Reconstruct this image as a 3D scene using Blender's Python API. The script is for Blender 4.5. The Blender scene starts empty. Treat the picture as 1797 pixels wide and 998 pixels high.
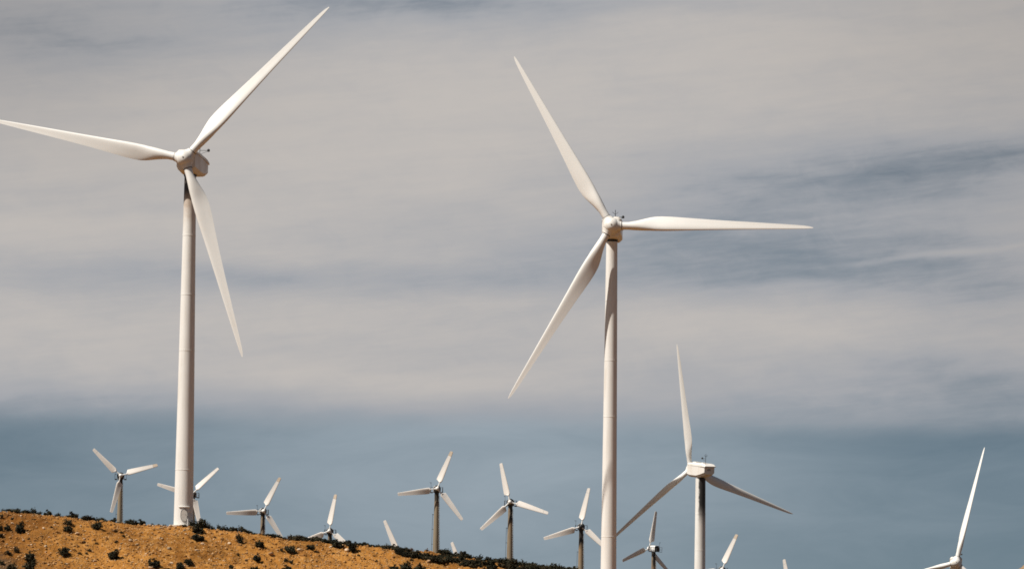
import bpy, math, random
import numpy as np
from mathutils import Matrix, Vector

scene = bpy.context.scene
col = scene.collection
R = math.radians
PI = math.pi

# ------------------------------------------------------------------ camera
W, H, F, HOR = 1797.0, 998.0, 6500.0, 1060.0
CAM = np.array([0.0, 0.0, 1.7])
PITCH = math.atan((HOR - H / 2) / F)
ROLL = 0.0126
_r0 = np.array([1.0, 0, 0])
_u0 = np.array([0, -math.sin(PITCH), math.cos(PITCH)])
FWD = np.array([0, math.cos(PITCH), math.sin(PITCH)])
CR = math.cos(ROLL) * _r0 + math.sin(ROLL) * _u0
CU = math.cos(ROLL) * _u0 - math.sin(ROLL) * _r0

cd = bpy.data.cameras.new('camera')
cam = bpy.data.objects.new('camera', cd)
col.objects.link(cam)
cd.sensor_fit = 'HORIZONTAL'
cd.sensor_width = 36.0
cd.lens = F / W * 36.0
cd.clip_start = 1.0
cd.clip_end = 60000.0
cam.matrix_world = Matrix(((CR[0], CU[0], -FWD[0], CAM[0]), (CR[1], CU[1], -FWD[1], CAM[1]),
                           (CR[2], CU[2], -FWD[2], CAM[2]), (0, 0, 0, 1)))
scene.camera = cam


def ray(px, py):
    return FWD + CR * (px - W / 2) / F + CU * (H / 2 - py) / F


def at(px, py, d):
    return CAM + ray(px, py) * d


def at_y(px, py, Y):
    r = ray(px, py)
    return CAM + r * (Y / r[1])


# ------------------------------------------------------------------ light
SUN_EL, SUN_LEFT = R(52), R(61)            # elevation; degrees to the left of the direction behind the camera
to_sun = Vector((-math.sin(SUN_LEFT) * math.cos(SUN_EL), -math.cos(SUN_LEFT) * math.cos(SUN_EL), math.sin(SUN_EL)))
sl = bpy.data.lights.new('sun', 'SUN')
sl.energy = 5.0
sl.angle = R(0.53)
sl.color = (1.0, 0.95, 0.88)
sun = bpy.data.objects.new('sun', sl)
col.objects.link(sun)
sun.rotation_euler = to_sun.to_track_quat('Z', 'Y').to_euler()
sun.location = (-100, -100, 200)

scene.view_settings.view_transform = 'Standard'
scene.view_settings.look = 'None'
scene.view_settings.exposure = 0.25
scene.view_settings.gamma = 1.0
scene.view_settings.use_curve_mapping = False
scene.cycles.filter_width = 1.7
scene.cycles.max_bounces = 6
scene.cycles.diffuse_bounces = 4


class NT:
    """small helper to write node trees"""
    def __init__(self, tree):
        self.t = tree
        tree.nodes.clear()

    def n(self, kind, **kw):
        nd = self.t.nodes.new(kind)
        for k, v in kw.items():
            setattr(nd, k, v)
        return nd

    def link(self, a, b):
        self.t.links.new(a, b)

    def setin(self, sock, v):
        if hasattr(v, 'is_linked') or hasattr(v, 'links'):
            self.link(v, sock)
        else:
            sock.default_value = v

    def m(self, op, a, b=None, c=None, clamp=False):
        nd = self.n('ShaderNodeMath', operation=op, use_clamp=clamp)
        self.setin(nd.inputs[0], a)
        if b is not None: self.setin(nd.inputs[1], b)
        if c is not None: self.setin(nd.inputs[2], c)
        return nd.outputs[0]

    def mix(self, f, a, b, blend='MIX'):
        nd = self.n('ShaderNodeMix', data_type='RGBA', blend_type=blend)
        nd.clamp_factor = True
        self.setin(nd.inputs[0], f)
        self.setin(nd.inputs[6], a if not isinstance(a, tuple) else (*a[:3], 1))
        self.setin(nd.inputs[7], b if not isinstance(b, tuple) else (*b[:3], 1))
        return nd.outputs[2]

    def smooth(self, v, lo, hi, a=0.0, b=1.0):
        nd = self.n('ShaderNodeMapRange', interpolation_type='SMOOTHSTEP')
        self.setin(nd.inputs[0], v)
        for i, x in enumerate((lo, hi, a, b)):
            nd.inputs[i + 1].default_value = x
        return nd.outputs[0]

    def noise(self, vec, scale, detail=4, rough=0.55, dist=0.0):
        nd = self.n('ShaderNodeTexNoise')
        if vec is not None: self.link(vec, nd.inputs['Vector'])
        nd.inputs['Scale'].default_value = scale
        nd.inputs['Detail'].default_value = detail
        nd.inputs['Roughness'].default_value = rough
        nd.inputs['Distortion'].default_value = dist
        return nd.outputs['Fac']

    def comb(self, x, y, z=0.0):
        nd = self.n('ShaderNodeCombineXYZ')
        for i, v in enumerate((x, y, z)): self.setin(nd.inputs[i], v)
        return nd.outputs[0]


# ------------------------------------------------------------------ sky
world = bpy.data.worlds.new('World')
scene.world = world
world.use_nodes = True
N = NT(world.node_tree)
out = N.n('ShaderNodeOutputWorld')
bg = N.n('ShaderNodeBackground')
bg.inputs['Strength'].default_value = 0.084
N.link(bg.outputs[0], out.inputs[0])
sky = N.n('ShaderNodeTexSky', sky_type='NISHITA')
sky.sun_disc = False
sky.sun_elevation = SUN_EL
sky.sun_rotation = math.atan2(to_sun.x, to_sun.y)
sky.air_density = 1.0
sky.dust_density = 1.0
sky.ozone_density = 1.5
tc = N.n('ShaderNodeTexCoord')
sx = N.n('ShaderNodeSeparateXYZ')
N.link(tc.outputs['Generated'], sx.inputs[0])
dx, dy, dz = sx.outputs
N.link(N.comb(dx, dy, N.m('ADD', dz, 0.16)), sky.inputs[0])      # the clear desert air is deep blue right down to the hills
# compass bearing and height angle of the view ray, in thousandths of a radian
az = N.m('MULTIPLY', N.m('ARCTAN2', dx, dy), 1000.0)
el = N.m('MULTIPLY', N.m('ARCSINE', dz), 1000.0)
EL0 = lambda y: (HOR - y) / F * 1000
AZ0 = lambda x: (x - W / 2) / F * 1000
KM = 1000 / F


def soft_streaks(su, sv, rot, seed, detail, rough, dist=0.0):
    c, s = math.cos(rot), math.sin(rot)
    u = N.m('ADD', N.m('MULTIPLY', az, c / su), N.m('MULTIPLY', el, s / su))
    v = N.m('ADD', N.m('MULTIPLY', az, -s / sv), N.m('MULTIPLY', el, c / sv))
    return N.noise(N.comb(u, v, seed), 1.0, detail, rough, dist)


warp = N.m('MULTIPLY', N.m('SUBTRACT', soft_streaks(60, 22, 0.05, 3.1, 3, 0.5), 0.5), 9.0)
elw = N.m('ADD', el, warp)


def bank(px, py, wx, wy, amp, tilt=0.0):
    """one soft patch of cloud, veil or painted corner darkening: where it stands (bearing, height), its spread, its strength"""
    a = N.m('SUBTRACT', az, AZ0(px))
    e = N.m('SUBTRACT', elw, EL0(py))
    e = N.m('SUBTRACT', e, N.m('MULTIPLY', a, tilt))
    q = N.m('ADD', N.m('POWER', N.m('ABSOLUTE', N.m('DIVIDE', a, wx * KM)), 2.0),
            N.m('POWER', N.m('ABSOLUTE', N.m('DIVIDE', e, wy * KM)), 2.0))
    return N.m('MULTIPLY', N.m('EXPONENT', N.m('MULTIPLY', q, -1.0)), amp)


CLEAR_TINT = (0.46, 0.475, 0.425)
cover = 0.80
for b in ((1740, 275, 340, 58, -0.50, 0.0), (1350, 330, 340, 60, -0.38, 0.03), (1150, 430, 360, 70, -0.38, 0.0),
          (450, 496, 430, 30, -0.34, 0.0), (1560, 455, 380, 70, -0.38, 0.05), (1000, 490, 400, 40, -0.16, 0),
          (40, 80, 200, 80, -0.40, 0.0), (520, 25, 360, 60, -0.36, 0.0), (260, 110, 240, 60, -0.14, 0), (850, 10, 260, 34, -0.36, 0.0),
          (1450, 680, 560, 70, -0.34, 0.0), (150, 700, 330, 40, -0.20, 0.0), (600, 620, 300, 40, -0.10, 0),
          (1730, 520, 160, 40, -0.25, 0.0), (1730, 650, 200, 70, -0.26, 0.0), (700, 390, 200, 30, -0.04, 0.05),
          (1380, 580, 240, 45, 0.12, 0.10), (1350, 120, 600, 70, 0.10, 0.06), (600, 220, 520, 120, 0.14, 0.0),
          (250, 420, 300, 40, 0.10, 0.0), (300, 590, 400, 40, 0.05, 0.0), (850, 590, 260, 40, 0.10, 0.0), (720, 690, 420, 50, 0.22, 0.0), (720, 350, 260, 40, 0.10, 0.0),
          (1660, 440, 190, 6, 0.20, 0.13)):
    cover = N.m('ADD', bank(*b), cover)
cover = N.m('ADD', cover, N.m('MULTIPLY', N.m('SUBTRACT', soft_streaks(75, 13, 0.06, 0.0, 4, 0.5, 0.6), 0.5), 0.46))
cover = N.m('ADD', cover, N.m('MULTIPLY', N.m('SUBTRACT', soft_streaks(26, 3.6, 0.10, 7.7, 5, 0.6, 0.3), 0.5), 0.26))
cover = N.m('ADD', cover, N.m('MULTIPLY', N.m('SUBTRACT', soft_streaks(16, 1.3, 0.13, 31.0, 4, 0.6, 0.4), 0.5), 0.10))
cover = N.m('ADD', cover, N.m('MULTIPLY', N.m('SUBTRACT', soft_streaks(12, 7, 0.0, 17.7, 4, 0.6, 0.8), 0.5), 0.20))
# below the deck the sky is clear, and the unseen upper sky is kept clear for less fill
edge = N.smooth(elw, EL0(786), EL0(664))
cover = N.m('MULTIPLY', cover, edge, clamp=True)
cover = N.m('MULTIPLY', cover, N.smooth(el, 330.0, 185.0))
cover = N.m('MULTIPLY', cover, N.smooth(N.m('ABSOLUTE', az), 900.0, 350.0))      # deck kept ahead only, so the unseen sky behind gives less fill
# clear air: the physical sky, painted paler low in the middle, partly for lens falloff
clear = N.mix(1.0, sky.outputs[0], CLEAR_TINT, 'MULTIPLY')
veil = N.m('ADD', N.m('MULTIPLY', bank(850, 800, 640, 300, 1.0), 0.66), 0.16)
veil = N.m('ADD', veil, N.m('MULTIPLY', N.m('SUBTRACT', soft_streaks(45, 12, 0.04, 51.0, 5, 0.6, 0.5), 0.5), 0.5))
low = N.m('MULTIPLY', N.smooth(el, 330.0, 170.0), N.smooth(N.m('ABSOLUTE', az), 900.0, 300.0))
veil = N.m('MULTIPLY', veil, low, clamp=True)      # veil kept low and ahead, so the unseen sky stays dim
clear = N.mix(veil, clear, (3.36, 3.98, 4.50))
lav = (3.60, 3.77, 4.10)
taupe = (5.42, 5.08, 4.80)
c1 = N.mix(N.smooth(cover, 0.0, 0.52), clear, lav)
c2 = N.mix(N.smooth(cover, 0.28, 1.12), c1, taupe)
# lens falloff painted into the sky: darker towards upper corners and right edge
thick = N.m('ADD', N.m('ADD', bank(-80, 20, 480, 280, 0.26), bank(1870, 0, 480, 300, 0.22)), bank(1900, 520, 340, 260, 0.10))
thick = N.m('MULTIPLY', thick, edge)
c2 = N.mix(thick, c2, (1.75, 1.45, 1.2))
N.link(c2, bg.inputs['Color'])

# ------------------------------------------------------------------ mesh helpers
rnd = random.Random(7)
nrng = np.random.RandomState(11)


class MB:
    def __init__(self):
        self.v, self.f, self.mi = [], [], []
        self.cur = 0

    def add(self, vs, fs):
        o = len(self.v)
        self.v += [tuple(map(float, p)) for p in vs]
        self.f += [tuple(i + o for i in f) for f in fs]
        self.mi += [self.cur] * len(fs)

    def loft(self, rings, cap0=True, cap1=True):
        n = len(rings[0])
        vs = [p for r in rings for p in r]
        fs = []
        for k in range(len(rings) - 1):
            for i in range(n):
                j = (i + 1) % n
                fs.append((k * n + i, k * n + j, (k + 1) * n + j, (k + 1) * n + i))
        if cap0: fs.append(tuple(reversed(range(n))))
        if cap1: fs.append(tuple((len(rings) - 1) * n + i for i in range(n)))
        self.add(vs, fs)

    def tube(self, p, q, r0, r1=None, n=8):
        r1 = r0 if r1 is None else r1
        p, q = Vector(p), Vector(q)
        d = (q - p).normalized()
        a = d.orthogonal().normalized()
        b = d.cross(a)
        rg = [[c + (a * math.cos(t) + b * math.sin(t)) * r for t in [2 * PI * i / n for i in range(n)]] for c, r in ((p, r0), (q, r1))]
        self.loft(rg)

    def box(self, c, s):
        x, y, z = c
        a, b, h = s[0] / 2, s[1] / 2, s[2] / 2
        self.loft([[(x - a, y - b, z + k * h), (x + a, y - b, z + k * h), (x + a, y + b, z + k * h), (x - a, y + b, z + k * h)] for k in (-1, 1)])

    def lathe(self, prof, n=32, axis='Z'):
        rg = []
        for r, h in prof:
            ring = []
            for i in range(n):
                t = 2 * PI * i / n
                if axis == 'Z': ring.append((r * math.cos(t), r * math.sin(t), h))
                else: ring.append((r * math.cos(t), -h, r * math.sin(t)))   # h runs towards -Y (the front)
            rg.append(ring)
        self.loft(rg)

    def mesh(self, name, mats, smooth=True, angle=35):
        me = bpy.data.meshes.new(name)
        me.from_pydata(self.v, [], self.f)
        for m in (mats if isinstance(mats, (list, tuple)) else [mats]): me.materials.append(m)
        me.polygons.foreach_set('material_index', self.mi)
        import bmesh
        b = bmesh.new(); b.from_mesh(me)
        bmesh.ops.recalc_face_normals(b, faces=b.faces)
        b.to_mesh(me); b.free()
        if smooth:
            me.polygons.foreach_set('use_smooth', [True] * len(me.polygons))
            me.set_sharp_from_angle(angle=R(angle))
        me.update()
        return me


def obj(name, me, parent=None, loc=(0, 0, 0), rot=None, mat4=None):
    o = bpy.data.objects.new(name, me)
    col.objects.link(o)
    if parent is not None: o.parent = parent
    if mat4 is not None: o.matrix_local = mat4
    else:
        o.location = loc
        if rot: o.rotation_euler = rot
    return o


def tag(o, label=None, cat=None, group=None, kind=None):
    if label: o['label'] = label
    if cat: o['category'] = cat
    if group: o['group'] = group
    if kind: o['kind'] = kind
    return o


# ------------------------------------------------------------------ materials
def new_mat(name):
    m = bpy.data.materials.new(name)
    m.use_nodes = True
    n = NT(m.node_tree)
    o = n.n('ShaderNodeOutputMaterial')
    p = n.n('ShaderNodeBsdfPrincipled')
    n.link(p.outputs[0], o.inputs[0])
    return m, n, p


def bump(n, p, h, strength, dist):
    b = n.n('ShaderNodeBump')
    b.inputs['Strength'].default_value = strength
    b.inputs['Distance'].default_value = dist
    n.link(h, b.inputs['Height'])
    n.link(b.outputs[0], p.inputs['Normal'])


def mat_white(name, base=(0.78, 0.755, 0.71), dirt=(0.55, 0.46, 0.34), amount=0.35, streak_axis=2, rough=0.42):
    m, n, p = new_mat(name)
    t = n.n('ShaderNodeTexCoord')
    mp = n.n('ShaderNodeMapping')
    n.link(t.outputs['Object'], mp.inputs[0])
    sc = [1.6, 1.6, 1.6]; sc[streak_axis] = 0.12
    mp.inputs['Scale'].default_value = sc
    a = n.noise(mp.outputs[0], 1.4, 5, 0.6)
    b = n.noise(t.outputs['Object'], 0.5, 4, 0.6)
    f = n.m('MULTIPLY', n.smooth(a, 0.42, 0.75), n.smooth(b, 0.35, 0.7))
    c = n.mix(n.m('MULTIPLY', f, amount), base, dirt)
    n.link(c, p.inputs['Base Color'])
    n.link(n.smooth(b, 0.3, 0.7, rough - 0.06, rough + 0.12), p.inputs['Roughness'])
    return m


def mat_tower(name, base, dirt, amount, stain=0.0, brown=0.0, stain_len=3.0):
    """painted tube; oil that ran down from the nacelle: local Z = 0 is the tower top, local -Y the stained side"""
    m, n, p = new_mat(name)
    t = n.n('ShaderNodeTexCoord')
    s = n.n('ShaderNodeSeparateXYZ')
    n.link(t.outputs['Object'], s.inputs[0])
    mp = n.n('ShaderNodeMapping')
    n.link(t.outputs['Object'], mp.inputs[0])
    mp.inputs['Scale'].default_value = (2.2, 2.2, 0.10)
    a = n.noise(mp.outputs[0], 1.6, 6, 0.6)
    b = n.noise(t.outputs['Object'], 0.35, 4, 0.6)
    f = n.m('MULTIPLY', n.smooth(a, 0.40, 0.72), n.smooth(b, 0.30, 0.68))
    c = n.mix(n.m('MULTIPLY', f, amount), base, dirt)
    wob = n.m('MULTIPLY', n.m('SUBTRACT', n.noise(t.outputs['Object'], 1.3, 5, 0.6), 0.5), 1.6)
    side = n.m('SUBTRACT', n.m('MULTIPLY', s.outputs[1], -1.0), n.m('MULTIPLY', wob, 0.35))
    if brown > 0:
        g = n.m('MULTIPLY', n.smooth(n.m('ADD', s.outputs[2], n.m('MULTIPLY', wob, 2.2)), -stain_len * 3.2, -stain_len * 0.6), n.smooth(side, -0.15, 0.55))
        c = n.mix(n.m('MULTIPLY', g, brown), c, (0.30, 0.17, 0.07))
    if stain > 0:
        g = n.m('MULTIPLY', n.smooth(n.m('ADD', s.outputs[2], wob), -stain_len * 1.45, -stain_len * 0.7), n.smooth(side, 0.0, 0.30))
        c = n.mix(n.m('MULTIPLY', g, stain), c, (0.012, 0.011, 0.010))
    n.link(c, p.inputs['Base Color'])
    p.inputs['Roughness'].default_value = 0.5
    return m


def mat_plain(name, c, rough=0.6, var=0.25, metal=0.0):
    m, n, p = new_mat(name)
    t = n.n('ShaderNodeTexCoord')
    a = n.noise(t.outputs['Object'], 3.0, 4, 0.6)
    n.link(n.mix(n.smooth(a, 0.3, 0.7), tuple(x * (1 - var) for x in c), tuple(min(1, x * (1 + var)) for x in c)), p.inputs['Base Color'])
    p.inputs['Roughness'].default_value = rough
    p.inputs['Metallic'].default_value = metal
    return m


M_BLADE = mat_white('blade_paint', amount=0.22, streak_axis=0)
M_HUB = mat_white('hub_paint', base=(0.74, 0.71, 0.66), amount=0.6)
M_NAC = mat_white('nacelle_paint', base=(0.76, 0.72, 0.66), dirt=(0.42, 0.28, 0.15), amount=0.5)
M_TOW_CLEAN = mat_tower('tower_paint', (0.76, 0.735, 0.69), (0.50, 0.42, 0.32), 0.35)
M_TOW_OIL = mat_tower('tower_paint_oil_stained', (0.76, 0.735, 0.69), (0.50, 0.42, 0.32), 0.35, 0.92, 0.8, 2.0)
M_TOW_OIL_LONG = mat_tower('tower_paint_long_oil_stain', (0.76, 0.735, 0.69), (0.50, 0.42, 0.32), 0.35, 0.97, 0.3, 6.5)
M_DARK = mat_plain('dark_metal', (0.022, 0.022, 0.022), 0.5)
M_SEAL = mat_plain('rubber_seal', (0.05, 0.045, 0.04), 0.8)
M_STEEL = mat_plain('galvanised_steel', (0.35, 0.34, 0.32), 0.5)
M_RAIL = mat_plain('rail_steel', (0.06, 0.065, 0.075), 0.55)
M_CONC = mat_plain('concrete', (0.50, 0.45, 0.38), 0.9)
M_DOOR = mat_plain('door_paint', (0.62, 0.58, 0.52), 0.5, 0.08)
M_OLDBLADE = mat_white('old_blade_paint', base=(0.80, 0.745, 0.68), dirt=(0.58, 0.45, 0.32), amount=0.4, streak_axis=0, rough=0.5)
M_TIP = mat_white('old_tip_paint', base=(0.64, 0.53, 0.41), dirt=(0.45, 0.30, 0.18), amount=0.7, streak_axis=0, rough=0.5)
M_COWL = mat_white('cowl_paint', base=(0.78, 0.76, 0.72), amount=0.4)
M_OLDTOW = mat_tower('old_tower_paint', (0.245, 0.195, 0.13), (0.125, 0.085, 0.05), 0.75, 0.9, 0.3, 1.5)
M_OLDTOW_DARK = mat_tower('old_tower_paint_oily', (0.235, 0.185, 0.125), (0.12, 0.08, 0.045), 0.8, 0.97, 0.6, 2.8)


def mat_ground():
    m, n, p = new_mat('desert_soil')
    g = n.n('ShaderNodeNewGeometry')
    pos = g.outputs['Position']
    a = n.noise(pos, 0.10, 6, 0.6)
    b = n.noise(pos, 0.9, 6, 0.62)
    d = n.noise(pos, 4.5, 4, 0.6)
    c = n.mix(n.smooth(a, 0.38, 0.60), (0.190, 0.074, 0.012), (0.345, 0.148, 0.030))
    c = n.mix(n.m('MULTIPLY', n.smooth(b, 0.45, 0.70), 0.65), c, (0.44, 0.22, 0.060))
    c = n.mix(n.m('MULTIPLY', n.smooth(b, 0.48, 0.28), 0.55), c, (0.140, 0.054, 0.012))
    c = n.mix(n.m('MULTIPLY', n.smooth(d, 0.52, 0.72), 0.35), c, (0.40, 0.23, 0.08))
    c = n.mix(n.m('MULTIPLY', n.smooth(d, 0.45, 0.25), 0.4), c, (0.12, 0.055, 0.015))
    # embedded pebbles
    v = n.n('ShaderNodeTexVoronoi')
    n.link(pos, v.inputs['Vector']); v.inputs['Scale'].default_value = 3.6; v.inputs['Randomness'].default_value = 1.0
    sc = n.n('ShaderNodeSeparateXYZ'); n.link(v.outputs['Color'], sc.inputs[0])
    peb = n.m('MULTIPLY', n.smooth(v.outputs['Distance'], 0.42, 0.26), n.smooth(sc.outputs[0], 0.62, 0.70))
    c = n.mix(n.m('MULTIPLY', peb, 0.75), c, (0.50, 0.32, 0.17))
    # a patch of greyer, darker silt low on the slope
    sp = n.n('ShaderNodeSeparateXYZ'); n.link(pos, sp.inputs[0])
    # redder, darker soil on the western flank
    west = n.smooth(n.m('ADD', sp.outputs[0], n.m('MULTIPLY', n.m('SUBTRACT', a, 0.5), 22.0)), -40.0, -58.0)
    c = n.mix(n.m('MULTIPLY', west, 0.75), c, (0.135, 0.050, 0.009))
    q = n.m('ADD', n.m('POWER', n.m('DIVIDE', n.m('ADD', sp.outputs[0], 59.0), 7.0), 2.0), n.m('POWER', n.m('DIVIDE', n.m('SUBTRACT', sp.outputs[2], 4.4), 2.6), 2.0))
    q = n.m('ADD', q, n.m('MULTIPLY', n.m('SUBTRACT', b, 0.5), 1.2))
    c = n.mix(n.m('MULTIPLY', n.smooth(q, 1.2, 0.6), 0.85), c, (0.085, 0.052, 0.028))
    # unseen flats and ground behind: scrub-brown colour, darkened to weaken bounced light
    fl = n.m('MAXIMUM', n.smooth(sp.outputs[1], 392.0, 368.0), n.smooth(sp.outputs[1], 424.0, 470.0))
    fl = n.m('MAXIMUM', fl, n.smooth(n.m('ABSOLUTE', n.m('ADD', sp.outputs[0], 25.0)), 60.0, 110.0))
    c = n.mix(fl, c, n.mix(n.smooth(b, 0.42, 0.6), (0.185, 0.092, 0.032), (0.062, 0.041, 0.020)))
    n.link(c, p.inputs['Base Color'])
    p.inputs['Roughness'].default_value = 0.95
    p.inputs['Specular IOR Level'].default_value = 0.1
    h = n.m('ADD', n.m('ADD', n.m('MULTIPLY', b, 0.6), n.m('MULTIPLY', d, 0.35)), n.m('MULTIPLY', peb, 0.25))
    bump(n, p, h, 0.9, 0.35)
    return m


M_GROUND = mat_ground()


def mat_rock(name, c1, c2):
    m, n, p = new_mat(name)
    t = n.n('ShaderNodeTexCoord'); oi = n.n('ShaderNodeObjectInfo')
    a = n.noise(t.outputs['Object'], 2.5, 5, 0.65)
    g = n.n('ShaderNodeNewGeometry')
    b = n.noise(g.outputs['Position'], 1.7, 2, 0.5)
    f = n.m('ADD', n.m('MULTIPLY', a, 0.7), n.m('MULTIPLY', n.m('SUBTRACT', oi.outputs['Random'], 0.3), 0.5))
    f = n.m('ADD', f, n.m('MULTIPLY', n.m('SUBTRACT', b, 0.5), 0.8))
    n.link(n.mix(n.smooth(f, 0.2, 0.75), c1, c2), p.inputs['Base Color'])
    p.inputs['Roughness'].default_value = 0.9
    bump(n, p, a, 0.5, 0.05)
    return m


M_ROCK = mat_rock('pale_rock', (0.34, 0.19, 0.085), (0.62, 0.46, 0.30))
M_ROCK_GREY = mat_rock('grey_rock', (0.20, 0.14, 0.08), (0.36, 0.28, 0.18))
M_GRAVEL = mat_rock('gravel', (0.25, 0.105, 0.016), (0.66, 0.44, 0.21))


def mat_leaf(name, c1, c2):
    m, n, p = new_mat(name)
    oi = n.n('ShaderNodeObjectInfo'); g = n.n('ShaderNodeNewGeometry')
    a = n.noise(g.outputs['Position'], 3.0, 2, 0.5)
    f = n.m('ADD', n.m('MULTIPLY', oi.outputs['Random'], 0.4), n.m('MULTIPLY', a, 0.6))
    f = n.m('ADD', f, n.m('MULTIPLY', n.m('SUBTRACT', g.outputs['Random Per Island'], 0.5), 0.5))
    n.link(n.mix(n.smooth(f, 0.2, 0.85), c1, c2), p.inputs['Base Color'])
    p.inputs['Roughness'].default_value = 0.7
    p.inputs['Specular IOR Level'].default_value = 0.15
    return m


M_LEAF = mat_leaf('dark_leaf', (0.018, 0.018, 0.010), (0.058, 0.052, 0.027))
M_LEAF_OLIVE = mat_leaf('olive_leaf', (0.026, 0.022, 0.012), (0.085, 0.066, 0.032))
M_LEAF_DRY = mat_leaf('dry_leaf', (0.10, 0.055, 0.03), (0.20, 0.12, 0.06))
M_TWIG = mat_plain('twig_bark', (0.045, 0.032, 0.02), 0.9)

# ------------------------------------------------------------------ ground
CREST_PX = [(-400, 870), (-150, 884), (0, 897), (50, 900), (100, 906), (150, 913), (200, 919), (250, 921), (335, 923.5), (360, 927),
            (400, 932), (450, 938), (500, 945), (560, 951), (600, 956), (650, 960), (700, 965), (730, 966), (760, 967.5), (775, 973),
            (800, 979), (850, 987), (900, 993), (950, 998), (1000, 1005), (1071, 1030), (1200, 1052), (1400, 1068), (1800, 1090)]
YC = 413.0
_cx = np.array([at_y(px, py, YC)[0] for px, py in CREST_PX])
_cz = np.array([at_y(px, py, YC)[2] for px, py in CREST_PX])
_fx = np.array([-4000, -400, -150, -80, -50, -20, 0, 15, 30, 40, 88, 150, 500, 4000])
_fz = np.array([20, 12, 7, 4, 0, -1, -2, -6, -11, -16, -32, -37, -40, -40])


def vnoise(x, y, seed):
    xi, yi = np.floor(x).astype(np.int64), np.floor(y).astype(np.int64)
    fx, fy = x - xi, y - yi
    fx, fy = fx * fx * (3 - 2 * fx), fy * fy * (3 - 2 * fy)

    def h(a, b):
        n = (a * 374761393 + b * 668265263 + seed * 974634777) & 0xFFFFFFFF
        n = ((n ^ (n >> 13)) * 1274126177) & 0xFFFFFFFF
        return ((n ^ (n >> 16)) & 0xFFFF) / 65535.0
    return (h(xi, yi) * (1 - fx) + h(xi + 1, yi) * fx) * (1 - fy) + (h(xi, yi + 1) * (1 - fx) + h(xi + 1, yi + 1) * fx) * fy - 0.5


def sstep(t):
    t = np.clip(t, 0, 1)
    return t * t * (3 - 2 * t)


def terrain(x, y, detail=True):
    x, y = np.asarray(x, float), np.asarray(y, float)
    zc = np.interp(x, _cx, _cz)
    # beyond the visible ridge the crest dies out sideways
    front = -1.0 * sstep((y - 60) / 250.0) + 0.0
    slope = 0.40 + 0.04 * vnoise(x / 9.0, y * 0 + 3.3, 5)
    lip = np.clip(YC - y, 0, None)
    drop = slope * lip - 0.55 * (1 - np.exp(-lip / 1.0))
    face = zc - drop
    face = np.where(face > front, face, front)
    k = 1.2
    dd = (zc - drop) - front
    face = front + np.where(np.abs(dd) < k, (dd + k) ** 2 / (4 * k), np.maximum(dd, 0))
    far = np.interp(x, _fx, _fz)
    t = sstep((y - 423.5) / 110.0)
    back = zc - 0.02 * np.clip(y - YC, 0, None)
    back = back * (1 - t) + far * t
    t2 = sstep((y - 1100) / 2500)
    back = back * (1 - t2) + (-40) * t2
    z = np.where(y < YC, face, back)
    if detail:
        m = sstep((y - 345) / 20) * sstep((470 - y) / 30)
        lipf = np.clip((YC + 0.6 - y) / 1.6, 0.25, 1.0) * np.where(y > YC, 0.6, 1.0)
        d = 0.50 * vnoise(x / 5.0, y / 5.0, 1) + 0.30 * vnoise(x / 1.8, y / 1.8, 2) + 0.30 * vnoise(x / 0.75, y / 0.75, 3) + 0.20 * vnoise(x / 0.36, y / 0.36, 4)
        z = z + d * m * lipf
    return z


def steps(a, b, s):
    return list(np.arange(a, b, s))


xs = [-20000, -9000, -4000, -2000, -1000, -600, -400, -250, -160, -120] + steps(-100, -64, 1.5) + steps(-64, 10, 0.19) + steps(10, 40, 1.0) + steps(40, 120, 5) + [130, 160, 200, 260, 400, 600, 1000, 2000, 4000, 9000, 20000]
ys = [-20000, -8000, -3000, -1000, -400, -150, -50, 0, 60, 120, 200, 280, 330, 350, 365] + steps(376, 392, 0.7) + steps(392, 424, 0.16) + steps(424, 445, 0.7) + steps(445, 560, 6) + [580, 620, 660, 700, 740, 780, 850, 950, 1100, 1400, 1800, 2400, 3200, 4200, 7000, 12000, 25000]
X, Y = np.meshgrid(np.array(xs, float), np.array(ys, float))
Z = terrain(X, Y)
vs = np.stack([X.ravel(), Y.ravel(), Z.ravel()], 1)
nx, ny = len(xs), len(ys)
ii = np.arange(nx * ny).reshape(ny, nx)
fs = np.stack([ii[:-1, :-1].ravel(), ii[:-1, 1:].ravel(), ii[1:, 1:].ravel(), ii[1:, :-1].ravel()], 1)
gm = bpy.data.meshes.new('ground')
gm.from_pydata(vs.tolist(), [], fs.tolist())
gm.materials.append(M_GROUND)
gm.polygons.foreach_set('use_smooth', [True] * len(gm.polygons))
ground = obj('ground', gm)
tag(ground, kind='structure')


def tz(x, y):
    return float(terrain(np.array([x]), np.array([y]))[0])


_D = np.arange(345.0, YC + 8, 0.08)


def on_slope(px, py):
    """where the line of sight through this picture point meets the hillside; None if it passes above the crest"""
    r = ray(px, py)
    P = CAM[None, :] + (_D / r[1])[:, None] * r[None, :]
    hit = np.nonzero(P[:, 2] <= terrain(P[:, 0], P[:, 1]))[0]
    if len(hit) == 0: return None
    return P[hit[0]]


def crest_point(px, back=0.0):
    x = np.interp(px, [c[0] for c in CREST_PX], _cx)
    return np.array([x, YC + back, tz(x, YC + back)])


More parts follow.
